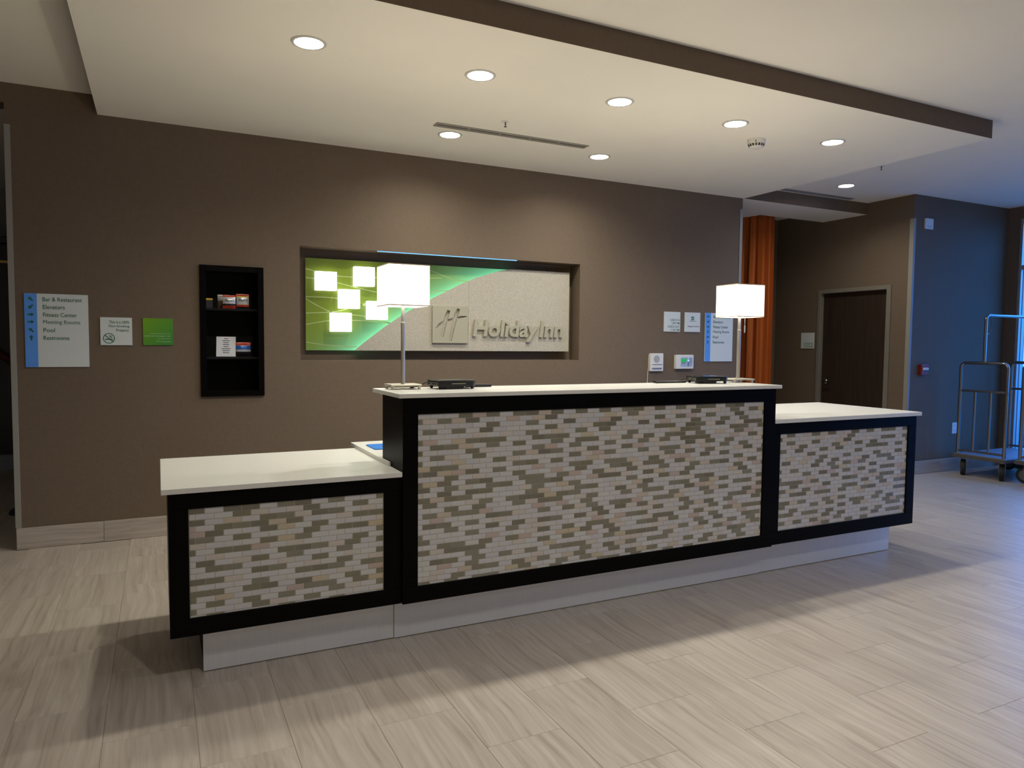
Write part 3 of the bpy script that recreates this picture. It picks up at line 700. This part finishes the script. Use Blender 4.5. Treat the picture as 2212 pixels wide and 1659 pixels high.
bx_ = thing('snack_box', (.335, 5.80, SH1), 'small dark box with yellow lid at left of the top shelf', 'box')
obj('box_body', B(.315,.368,5.76,5.83,SH1,SH1+.058), m_ink, bx_); obj('box_lid', B(.3145,.3685,5.759,5.831,SH1+.058,SH1+.071), m_yel, bx_, bevel=.002)
cd = thing('price_card', (.46, 5.78, SH2), 'white price card in a slanted holder on the lower shelf', 'card')
def slant(u, v, t): return Vector((u+.04*v, 5.762+.25*v-t, SH2+.003+v*.97))
obj('card_face', MB().prism([(.388,0),(.522,0),(.522,.152),(.388,.152)], lambda u,v,t: slant(u,v,.002*t)), mat('card_paper', (.62,.62,.66), .5), cd)
obj('holder', MB().prism([(.385,-.002),(.525,-.002),(.525,.155),(.385,.155)], lambda u,v,t: slant(u,v,-.0005-.004*t)), m_dark, cd)
obj('holder_foot', B(.39,.53,5.757,5.83,SH2,SH2+.003), m_dark, cd)
for k, w_ in enumerate((.030,.052,.040,.046,.036,.062,.050,.044)):
    v1 = .140-k*.0155; obj('printed_line', MB().prism([(.455-w_/2,v1-.005),(.455+w_/2,v1-.005),(.455+w_/2,v1),(.455-w_/2,v1)], lambda u,v,t: slant(u,v,.0021+.0003*t)), m_ink, cd)

# ------------------------------------------------------------------ wall signs
def plaque(name, label, x0, x1, z0, z1, m=m_sign, group=None, th=.008):
    t = thing(name, ((x0+x1)/2, YW, z0), label, 'sign', group)
    obj('plate', B(x0, x1, YW-th, YW, z0, z1), m, t, bevel=.001); return t
def directory(label, x0, x1, z0, z1, angs):
    t = plaque('directory_sign', label, x0, x1, z0, z1, group='directory signs'); W, H = x1-x0, z1-z0; y = YW-.0082
    sx = x0+W*.196; obj('blue_stripe', B(x0+.0005, sx, y-.0006, y, z0+.0005, z1-.0005), m_signblue, t)
    lines = [('Bar & Restaurant',.235,.595,.075),('Elevators',.235,.435,.18),('Fitness Center',.235,.545,.285),('Meeting Rooms',.235,.575,.385),('Pool',.235,.340,.495),('Restrooms',.235,.470,.60)]
    for (s, u0, u1, vc), a in zip(lines, angs):
        u0, u1 = .285+(u0-.235)*1.0, .285+(u1-.235)*1.72
        desc = .012 if 'g' in s else 0
        place_text('printed_line', s, m_signgreen, t, face_y(y), x0+W*u0, x0+W*u1, z1-H*(vc+.028)-desc*.5, z1-H*(vc-.028), bold=0 if s[0] == 'M' else .008)
        obj('arrow', MB().prism(arrow_poly(x0+W*.098, z1-H*vc, W*.098, math.radians(a)), lambda u,v,t_: (u, y-.0006-.0004*t_, v)), m_signgreen, t)
    return t
directory('tall directory sign with blue stripe near the left end of brown wall', -.791, -.425, 1.226, 1.717, (135,-135,0,0,135,90))
directory('tall directory sign with blue stripe partly behind the right lamp shade', 5.009, 5.380, 1.250, 1.746, (180,-135,0,90,180,90))
t = plaque('no_smoking_sign', 'square white non-smoking sign left of the green plaque', -.356, -.161, 1.376, 1.569, group='small square wall signs'); y = YW-.0082
for s, a, b, c_, d_ in [('This is a 100%',-.302,-.178,1.527,1.546),('Non-Smoking',-.303,-.177,1.496,1.518),('Property.',-.258,-.178,1.466,1.491)]: place_text('printed_line', s, m_signgreen, t, face_y(y), a, b, c_, d_, bold=.006)
cx_, cz_ = -.304, 1.4235; obj('prohibition_ring', ring_mb(cx_, cz_, .036, .005, y-.0006), m_signgreen, t)
obj('prohibition_bar', MB().prism([(cx_-.024,cz_+.027),(cx_-.028,cz_+.023),(cx_+.024,cz_-.027),(cx_+.028,cz_-.023)], lambda u,v,t_: (u,y-.0004-.0004*t_,v)), m_signgreen, t)
obj('cigarette', B(cx_-.024, cx_+.016, y-.001, y-.0004, cz_-.010, cz_-.003).box(cx_+.019, cx_+.024, y-.001, y-.0004, cz_-.010, cz_-.003), m_signgreen, t)
for k in range(2): obj('smoke', MB().tube([(cx_+.021-k*.008, y-.0008, cz_+.001),(cx_+.014-k*.008, y-.0008, cz_+.008),(cx_+.020-k*.008, y-.0008, cz_+.013),(cx_+.008-k*.010, y-.0008, cz_+.020)], .0012, 5), m_signgreen, t)
m_lime = mat('green_plaque', (.07,.30,.012), .35); m_mint = mat('pale_green_print', (.42,.58,.36), .5)
nt = m_lime.node_tree; b = nt.nodes['Principled BSDF']; tc = nt.nodes.new('ShaderNodeTexCoord'); gr = nt.nodes.new('ShaderNodeSeparateXYZ'); nt.links.new(tc.outputs['Generated'], gr.inputs[0])
ss = nt.nodes.new('ShaderNodeMath'); ss.operation = 'SUBTRACT'; nt.links.new(gr.outputs[0], ss.inputs[0]); nt.links.new(gr.outputs[2], ss.inputs[1])
cr = nt.nodes.new('ShaderNodeMapRange'); cr.inputs[1].default_value = -1; cr.inputs[2].default_value = .7; nt.links.new(ss.outputs[0], cr.inputs[0])
rp = nt.nodes.new('ShaderNodeValToRGB'); rp.color_ramp.elements[0].color = (.16,.36,.005,1); rp.color_ramp.elements[1].color = (.045,.25,.03,1); nt.links.new(cr.outputs[0], rp.inputs[0]); nt.links.new(rp.outputs[0], b.inputs['Base Color'])
t = plaque('ownership_plaque', 'square bright green plaque left of the snack cabinet', -.094, .098, 1.378, 1.569, m_lime, group='small square wall signs')
for s, a, b_, c_, d_, bo in [('Independently Owned by',-.048,.083,1.455,1.465,0),('Holiday Inn Covington, LLC',-.088,.083,1.436,1.449,.012),('and Operated by',-.004,.085,1.418,1.429,0),('MY Hospitality',-.008,.087,1.396,1.410,0)]: place_text('printed_line', s, m_mint, t, face_y(y), a, b_, c_, d_, bold=bo)
t = plaque('check_in_sign', 'small white check-in and check-out time sign above the intercom', 4.486, 4.688, 1.547, 1.744, group='small square wall signs')
for s, a, b_, c_, d_ in [('CHECK IN',4.558,4.678,1.652,1.675),('3:00 PM',4.578,4.677,1.622,1.643),('CHECK-OUT',4.532,4.677,1.586,1.609),('11:00 AM',4.568,4.676,1.556,1.577)]: place_text('printed_line', s, m_signgreen, t, face_y(y), a, b_, c_, d_, bold=.004)
t = plaque('manager_sign', 'small white manager-on-duty sign with green emblem', 4.744, 4.943, 1.548, 1.744, group='small square wall signs')
obj('emblem', B(4.827,4.862,y-.0005,y,1.668,1.704), m_signgreen, t)
for (a, c_), (b_, d_) in (((4.836,1.674),(4.842,1.699)),((4.847,1.672),(4.854,1.700))): obj('emblem_stroke', MB().prism([(a,c_),(a+.003,c_),(b_+.003,d_),(b_,d_)], lambda u,v,t_: (u,y-.0006-.0003*t_,v)), m_sign, t)
obj('emblem_stroke', MB().prism([(4.830,1.684),(4.859,1.689),(4.859,1.691),(4.830,1.686)], lambda u,v,t_: (u,y-.0006-.0003*t_,v)), m_sign, t)
place_text('printed_line', 'Holiday Inn', m_signgreen, t, face_y(y), 4.808, 4.882, 1.650, 1.663, bold=.01)
place_text('printed_line', 'Manager On Duty', m_dark, t, face_y(y), 4.782, 4.928, 1.594, 1.612)
# luggage storage sign on door wall
t = thing('storage_sign', (XD, 6.5, 1.388), 'small square white luggage storage sign beside the wooden door', 'sign', 'small square wall signs')
obj('plate', B(XD-.008, XD, 6.402, 6.605, 1.388, 1.586), m_sign, t, bevel=.001)
for s, c_, d_ in (('LUGGAGE',1.438,1.461),('STORAGE',1.403,1.426)): place_text('printed_line', s, mat('storage_green', (.02,.22,.07), .5), t, face_x(XD-.0082), -6.555, -6.415, c_, d_, bold=.01)

# ------------------------------------------------------------------ devices on the sign wall
t = thing('intercom', (4.39, YW, 1.157), 'white wall intercom with round speaker grille and hanging cord', 'intercom')
obj('housing', B(4.318, 4.472, YW-.028, YW, 1.157, 1.332), m_white, t, bevel=.006, seg=2)
yy = YW-.0285; g = obj('speaker_grille', MB().lathe([(.036,0),(.036,-.0015)], (4.390,yy+.0006,1.275), 'y', 28), mat('grille_grey', (.42,.42,.42), .6), t)
gm = MB()
for r_ in (.008,.016,.024,.031):
    for k in range(int(r_*420)): a = 2*PI*k/int(r_*420); gm.lathe([(.0016,0),(.0016,-.001)], (4.390+r_*math.cos(a), yy-.0009, 1.275+r_*math.sin(a)), 'y', 6)
go = obj('grille_holes', gm, m_dark, g); go['kind'] = 'stuff'
obj('slot', B(4.340,4.458,yy-.0006,yy+.001,1.219,1.224), mat('navy_line', (.01,.012,.05), .5), t)
obj('button_row', B(4.336,4.454,yy-.001,yy+.001,1.174,1.190), mat('slate_buttons', (.16,.18,.25), .5), t)
obj('cord', MB().tube([(4.328,YW-.006,1.328),(4.312,YW-.006,1.318),(4.309,YW-.005,1.27),(4.309,YW-.005,1.19),(4.301,YW-.005,1.13),(4.298,YW-.005,1.05),(4.303,YW-.005,.9),(4.305,YW-.005,.5),(4.305,YW-.005,.3)], .003, 8), m_white, t, smooth=True)
t = thing('alarm_keypad', (4.73, YW, 1.178), 'white wall keypad with green display and blue light right of intercom', 'keypad')
obj('housing', B(4.624, 4.846, YW-.036, YW, 1.178, 1.318), m_white, t, bevel=.008, seg=2); yy = YW-.0365
obj('face_panel', B(4.682,4.830,yy-.0008,yy+.001,1.200,1.292), mat('pale_blue_panel', (.36,.43,.55), .4), t)
obj('display', B(4.686,4.752,yy-.0016,yy,1.247,1.278), mat('green_display', (.01,.3,.02), .3, emit=(.02,.42,.03), es=.5), t)
for k in range(3): obj('key', B(4.697+k*.017,4.708+k*.017,yy-.002,yy,1.233,1.240), m_dark, t)
obj('indicator', MB().lathe([(.007,0),(.006,-.003)], (4.776,yy,1.262), 'y', 14), mat('blue_indicator', (.1,.1,1), .3, emit=(.15,.25,1), es=5), t)
obj('indicator', MB().lathe([(.004,0),(.004,-.002)], (4.778,yy,1.287), 'y', 10), mat('pale_indicator', (.6,.8,.8), .3, emit=(.5,.8,.8), es=.8), t)
obj('key_strip', B(4.770,4.783,yy-.0018,yy,1.202,1.245), mat('slate_strip', (.10,.14,.24), .4), t)
for k in range(5): obj('printed_line', B(4.792,4.822,yy-.0014,yy,1.233+k*.011,1.2345+k*.011), m_dark, t)

# ------------------------------------------------------------------ devices on the entry wall
t = thing('motion_sensor', (7.62, YB, 2.71), 'white sensor box high on the blue-lit wall', 'sensor')
obj('housing', B(7.548,7.684,YB-.02,YB,2.712,2.828), m_white, t, bevel=.008, seg=2); obj('sensor_window', B(7.58,7.652,YB-.0215,YB-.019,2.722,2.755), mat('sensor_lens', (.55,.55,.56), .3), t)
t = thing('fire_alarm_pull', (7.605, YB, 1.108), 'red and white fire alarm pull station on the blue-lit wall', 'fire alarm')
m_fire = mat('alarm_red', (.20,.012,.012), .35); obj('housing', B(7.55,7.66,YB-.045,YB,1.11,1.228), m_fire, t, bevel=.006, seg=2)
obj('pull_handle', B(7.565,7.645,YB-.062,YB-.044,1.165,1.190), m_white, t, bevel=.003)
t = thing('wall_outlet', (8.24, YB, .424), 'white wall outlet low on the blue-lit wall beside the cart', 'outlet')
obj('cover_plate', B(8.195,8.288,YB-.006,YB,.425,.553), m_white, t, bevel=.002)
for z in (.46,.518): s_ = obj('socket', B(8.222,8.262,YB-.0075,YB-.005,z-.016,z+.016), m_white, t, bevel=.001); [obj('slot', B(8.232+k*.016,8.235+k*.016,YB-.0082,YB-.007,z-.006,z+.007), m_dark, s_) for k in (0,1)]

# ------------------------------------------------------------------ ceiling fittings
def downlight(x, y, z, label, group, name='ceiling_downlight', w=LAMP_W):
    t = thing(name, (x, y, z), label, 'ceiling light', group)
    obj('trim_ring', MB().lathe([(HR-.001,.001),(HR-.001,-.004),(HR+.014,-.003),(HR+.016,.0)], (x,y,z-.0003), close=False, seg=32), m_ring, t, smooth=True)
    obj('reflector', MB().lathe([(HR-.001,.0),(.066,.034)], (x,y,z), close=False, seg=32), m_recess, t, smooth=True)
    obj('lens', MB().lathe([(.066,.030),(.066,.034)], (x,y,z), seg=32), m_lens, t)
    ld = bpy.data.lights.new('lamp_light', 'AREA'); ld.shape = 'DISK'; ld.size = .12; ld.energy = w; ld.color = LAMP_COL; ld.spread = math.radians(165)
    lo = bpy.data.objects.new('lamp_light', ld); COL.objects.link(lo); lo.location = (x, y, z+.027); lo.rotation_euler = (0,0,0); set_parent(lo, t)
    return t
names = ['leftmost of five in the front row', 'second from left in the front row', 'middle one of the front row', 'fourth from left in the front row, beside smoke detector', 'rightmost of five in the front row', 'under the left end of linear vent', 'past the right end of linear vent']
for (x, y), n in zip(SOFFIT_L, names): downlight(x, y, ZS, 'round recessed downlight in the soffit, '+n, 'soffit downlights')
downlight(*UPPER_L[0], ZC, 'round recessed downlight in upper ceiling in front of the storage door', 'upper ceiling downlights')
for x, y in ADDED_L: downlight(x, y, ZC, 'unseen recessed downlight added in the lobby ceiling outside the picture', 'added lobby downlights', w=LAMP_W*(.35 if x < -3 else 1))
def linear_vent(x0, x1, y0, y1, z, n, label):
    t = thing('linear_vent', ((x0+x1)/2, (y0+y1)/2, z), label, 'air vent', 'linear ceiling vents')
    mv = mat('vent_frame', (.34,.325,.28), .5); w = y1-y0
    obj('backing', B(x0, x1, y0, y1, z-.002, z), mat('vent_shadow', (.10,.095,.08), .7), t)
    for a, b in ((y0,y0+.2*w),(y1-.36*w,y1-.26*w),(y1-.12*w,y1)): obj('slat', B(x0, x1, a, b, z-.007, z-.002), mv, t)
    for k in range(n+1): xx = x0+(x1-x0-.012)*k/n; obj('cross_bar', B(xx, xx+.012, y0+.2*w, y1-.36*w, z-.006, z-.002), mv, t)
    return t
linear_vent(1.763, 3.003, 4.782, 4.863, ZS, 5, 'long linear air vent in the soffit between two downlights')
linear_vent(5.62, 7.02, 5.60, 5.67, ZC, 5, 'long linear air vent in upper ceiling along the beam by storage door')
def sprinkler(x, y, z, label):
    t = thing('sprinkler_head', (x, y, z), label, 'sprinkler', 'ceiling sprinklers')
    obj('escutcheon', MB().lathe([(.030,0),(.028,-.003),(.010,-.006)], (x,y,z)), m_white, t, smooth=True)
    obj('stem', MB().lathe([(.006,-.006),(.006,-.02),(.004,-.024),(.003,-.036)], (x,y,z), seg=10), m_chrome, t, smooth=True)
    obj('deflector', MB().lathe([(.011,-.036),(.011,-.038)], (x,y,z), seg=14), m_chrome, t)
sprinkler(2.173, 4.543, ZS, 'small sprinkler head in the soffit beside the linear vent'); sprinkler(5.972, 4.494, ZC, 'small sprinkler head in upper ceiling near the soffit edge')
sx, sy = 4.013, 4.066
t = thing('smoke_detector', (sx, sy, ZS), 'white smoke detector on the soffit between two downlights', 'smoke detector')
obj('base', MB().lathe([(.066,0),(.066,-.018),(.060,-.036)], (sx,sy,ZS), seg=28), m_white, t, smooth=True)
obj('cap', MB().lathe([(.060,-.036),(.050,-.052),(.034,-.062),(.001,-.064)], (sx,sy,ZS), seg=28), m_white, t, smooth=True)
for k in range(16):
    a = 2*PI*k/16; mb = MB(); vs = []
    for aa, r_, zz in ((a-.13,.0612,-.036),(a+.13,.0612,-.036),(a+.13,.0512,-.0525),(a-.13,.0512,-.0525)): vs.append((sx+r_*math.cos(aa), sy+r_*math.sin(aa), ZS+zz-.0004))
    for aa, r_, zz in ((a-.13,.059,-.035),(a+.13,.059,-.035),(a+.13,.049,-.0515),(a-.13,.049,-.0515)): vs.append((sx+r_*math.cos(aa), sy+r_*math.sin(aa), ZS+zz))
    obj('vent_slot', mb.add(vs, [(0,1,2,3),(7,6,5,4),(0,4,5,1),(1,5,6,2),(2,6,7,3),(3,7,4,0)]), m_dark, t)
a = math.radians(225); obj('indicator', MB().lathe([(.008,0),(.008,.002)], (sx+.064*math.cos(a), sy+.064*math.sin(a), ZS-.022), 'y', 10), m_dark, t)

# ------------------------------------------------------------------ luggage carts
m_deck = mat('blue_deck_carpet', (.16,.20,.27), .55, noise=((200,200,200), .15)); m_edge = mat('deck_bumper', (.10,.085,.075), .5)
def luggage_cart(x0, y0, label, sw=1):
    """x0,y0 = near-left corner of deck; deck runs along +X"""
    L, W_ = 1.04, .56; zd = .245; r = .0175
    t = thing('luggage_cart', (x0+L/2, y0+W_/2, 0), label, 'luggage cart', 'luggage carts')
    obj('deck', B(x0+.015, x0+L-.015, y0+.015, y0+W_-.015, zd-.03, zd), m_deck, t, bevel=.004)
    e = MB().box(x0, x0+L, y0, y0+.018, zd-.045, zd-.006).box(x0, x0+L, y0+W_-.018, y0+W_, zd-.045, zd-.006).box(x0, x0+.018, y0+.018, y0+W_-.018, zd-.045, zd-.006).box(x0+L-.018, x0+L, y0+.018, y0+W_-.018, zd-.045, zd-.006)
    obj('bumper', e, m_edge, t, bevel=.003)
    ya, yb = y0+.035, y0+W_-.035; zt = 1.25
    for xe in (x0+.045, x0+L-.045):
        c_ = .055; P = [(xe,ya,zd),(xe,ya,zt-c_)]+[(xe,ya+c_-c_*math.cos(k*PI/10),zt-c_+c_*math.sin(k*PI/10)) for k in range(1,6)]+[(xe,yb-c_+c_*math.sin(k*PI/10),zt-c_+c_*math.cos(k*PI/10)) for k in range(0,6)]+[(xe,yb,zd)]
        h = obj('end_hoop', MB().tube(P, r, 12), m_chrome, t, smooth=True)
        obj('cross_rail', MB().tube([(xe,ya,.945),(xe,yb,.945)], .0135), m_chrome, h, smooth=True); obj('cross_rail', MB().tube([(xe,ya,zd+.035),(xe,yb,zd+.035)], .0135), m_chrome, h, smooth=True)
        for k in (1, 2): yy = ya+(yb-ya)*k/3; obj('upright', MB().tube([(xe,yy,zd+.035),(xe,yy,.945)], .012), m_chrome, h, smooth=True)
    ym = (ya+yb)/2; xa, xb = x0+.045, x0+L-.045; zt2 = 1.765; c_ = .05
    P = [(xa,ym,zt),(xa,ym,zt2-c_)]+[(xa+c_-c_*math.cos(k*PI/10),ym,zt2-c_+c_*math.sin(k*PI/10)) for k in range(1,6)]+[(xb-c_+c_*math.sin(k*PI/10),ym,zt2-c_+c_*math.cos(k*PI/10)) for k in range(0,6)]+[(xb,ym,zt)]
    hb = obj('hanging_bar', MB().tube(P, .016, 12), m_chrome, t, smooth=True)
    obj('bar_hook', MB().tube([(xa+.012,ym,zt2-.20)]+[(xa+.03+.07*math.sin(k*PI/12),ym,zt2-.105-.095*math.cos(k*PI/12)) for k in range(0,10)], .003, 6), m_chrome, hb, smooth=True)
    for (wx, wy, ang) in ((x0+.09,y0+.075,-1.05*sw),(x0+.09,y0+W_-.075,-.95*sw),(x0+L-.09,y0+.075,.9),(x0+L-.09,y0+W_-.075,.2)):
        Rm = Matrix.Translation((wx, wy, 0)) @ Matrix.Rotation(ang+PI/2, 4, 'Z'); Rw = .088
        def loc(mb): mb.v = [tuple(Rm @ Vector(v)) for v in mb.v]; return mb
        c_o = obj('caster', loc(MB().lathe([(.026,zd-.045),(.026,zd-.06)], seg=14).box(-.02,.02,-.033,-.029,Rw-.01,zd-.058).box(-.02,.02,.029,.033,Rw-.01,zd-.058)), m_chrome, t)
        obj('wheel', loc(MB().lathe([(.062,-.022),(Rw-.004,-.022),(Rw,-.014),(Rw,.014),(Rw-.004,.022),(.062,.022)], (0,0,Rw), 'y', 28)), m_rubber, c_o, smooth=True)
        obj('hub', loc(MB().lathe([(.058,-.024),(.062,-.020),(.062,.020),(.058,.024)], (0,0,Rw), 'y', 24).lathe([(.012,-.031),(.012,.031)], (0,0,Rw), 'y', 12)), mat('wheel_hub', (.10,.10,.10), .5), c_o, smooth=True)
    return t
luggage_cart(7.955, 4.41, 'chrome luggage cart standing against the blue-lit wall')
luggage_cart(8.055, 3.815, 'chrome luggage cart at right edge of picture, in front of other cart', -.5)

# ------------------------------------------------------------------ dark furniture in the passage at far left
m_dkwood = mat('black_lacquer', (.010,.010,.012), .3)
t = thing('bar_cabinet', (-1.9, 9.5, 0), 'tall black cabinet at the far end of passage behind the left wall end', 'cabinet')
obj('body', B(-2.6, -1.315, 9.30, 9.73, .17, 2.42), m_dkwood, t, bevel=.006); obj('plinth', B(-2.58, -1.335, 9.34, 9.72, 0, .17), mat('pale_plinth', (.30,.33,.40), .5), t)
obj('cornice', B(-2.64, -1.30, 9.27, 9.73, 2.42, 2.50), m_dkwood, t, bevel=.01); obj('brass_band', B(-2.6, -1.315, 9.292, 9.30, 2.22, 2.245), mat('brass', (.55,.38,.12), .35, 1), t)
for a in (-2.58, -1.95): obj('cabinet_door', B(a, a+.615, 9.283, 9.30, .20, 2.18), m_dkwood, t, bevel=.004)
g = MB().tube([(-1.75,9.24,1.52),(-1.62,9.23,1.38),(-1.5,9.22,1.25),(-1.40,9.22,1.17),(-1.31,9.22,1.11)], [.03,.032,.036,.045,.06], 8)
tag(obj('garland', g, mat('rust_red_cloth', (.11,.018,.012), .8, noise=((30,30,30), .5)), smooth=True), 'rust red swag hanging on the black cabinet in the passage', 'garland')
t = thing('side_column', (-1.2, 8.7, 0), 'black upright panel beside the tall cabinet in the passage', 'panel')
obj('panel', MB().prism([(-1.24,8.62),(-1.15,8.55),(-.90,8.55),(-.90,9.25),(-1.24,9.25)], lambda u,v,s_: (u,v,2.2*s_)), m_dkwood, t, bevel=.004)
t = thing('stanchion_post', (-1.0, 6.93, 0), 'black domed post base on floor behind the left wall end', 'stanchion')
obj('base', MB().lathe([(.105,0),(.105,.012),(.09,.035),(.05,.055),(.03,.06)], (-1.0,6.93,0)), m_dkwood, t, smooth=True); obj('post', MB().lathe([(.024,.06),(.024,.92),(.03,.93),(.03,.96),(.005,.975)], (-1.0,6.93,0), seg=16), m_dkwood, t, smooth=True)
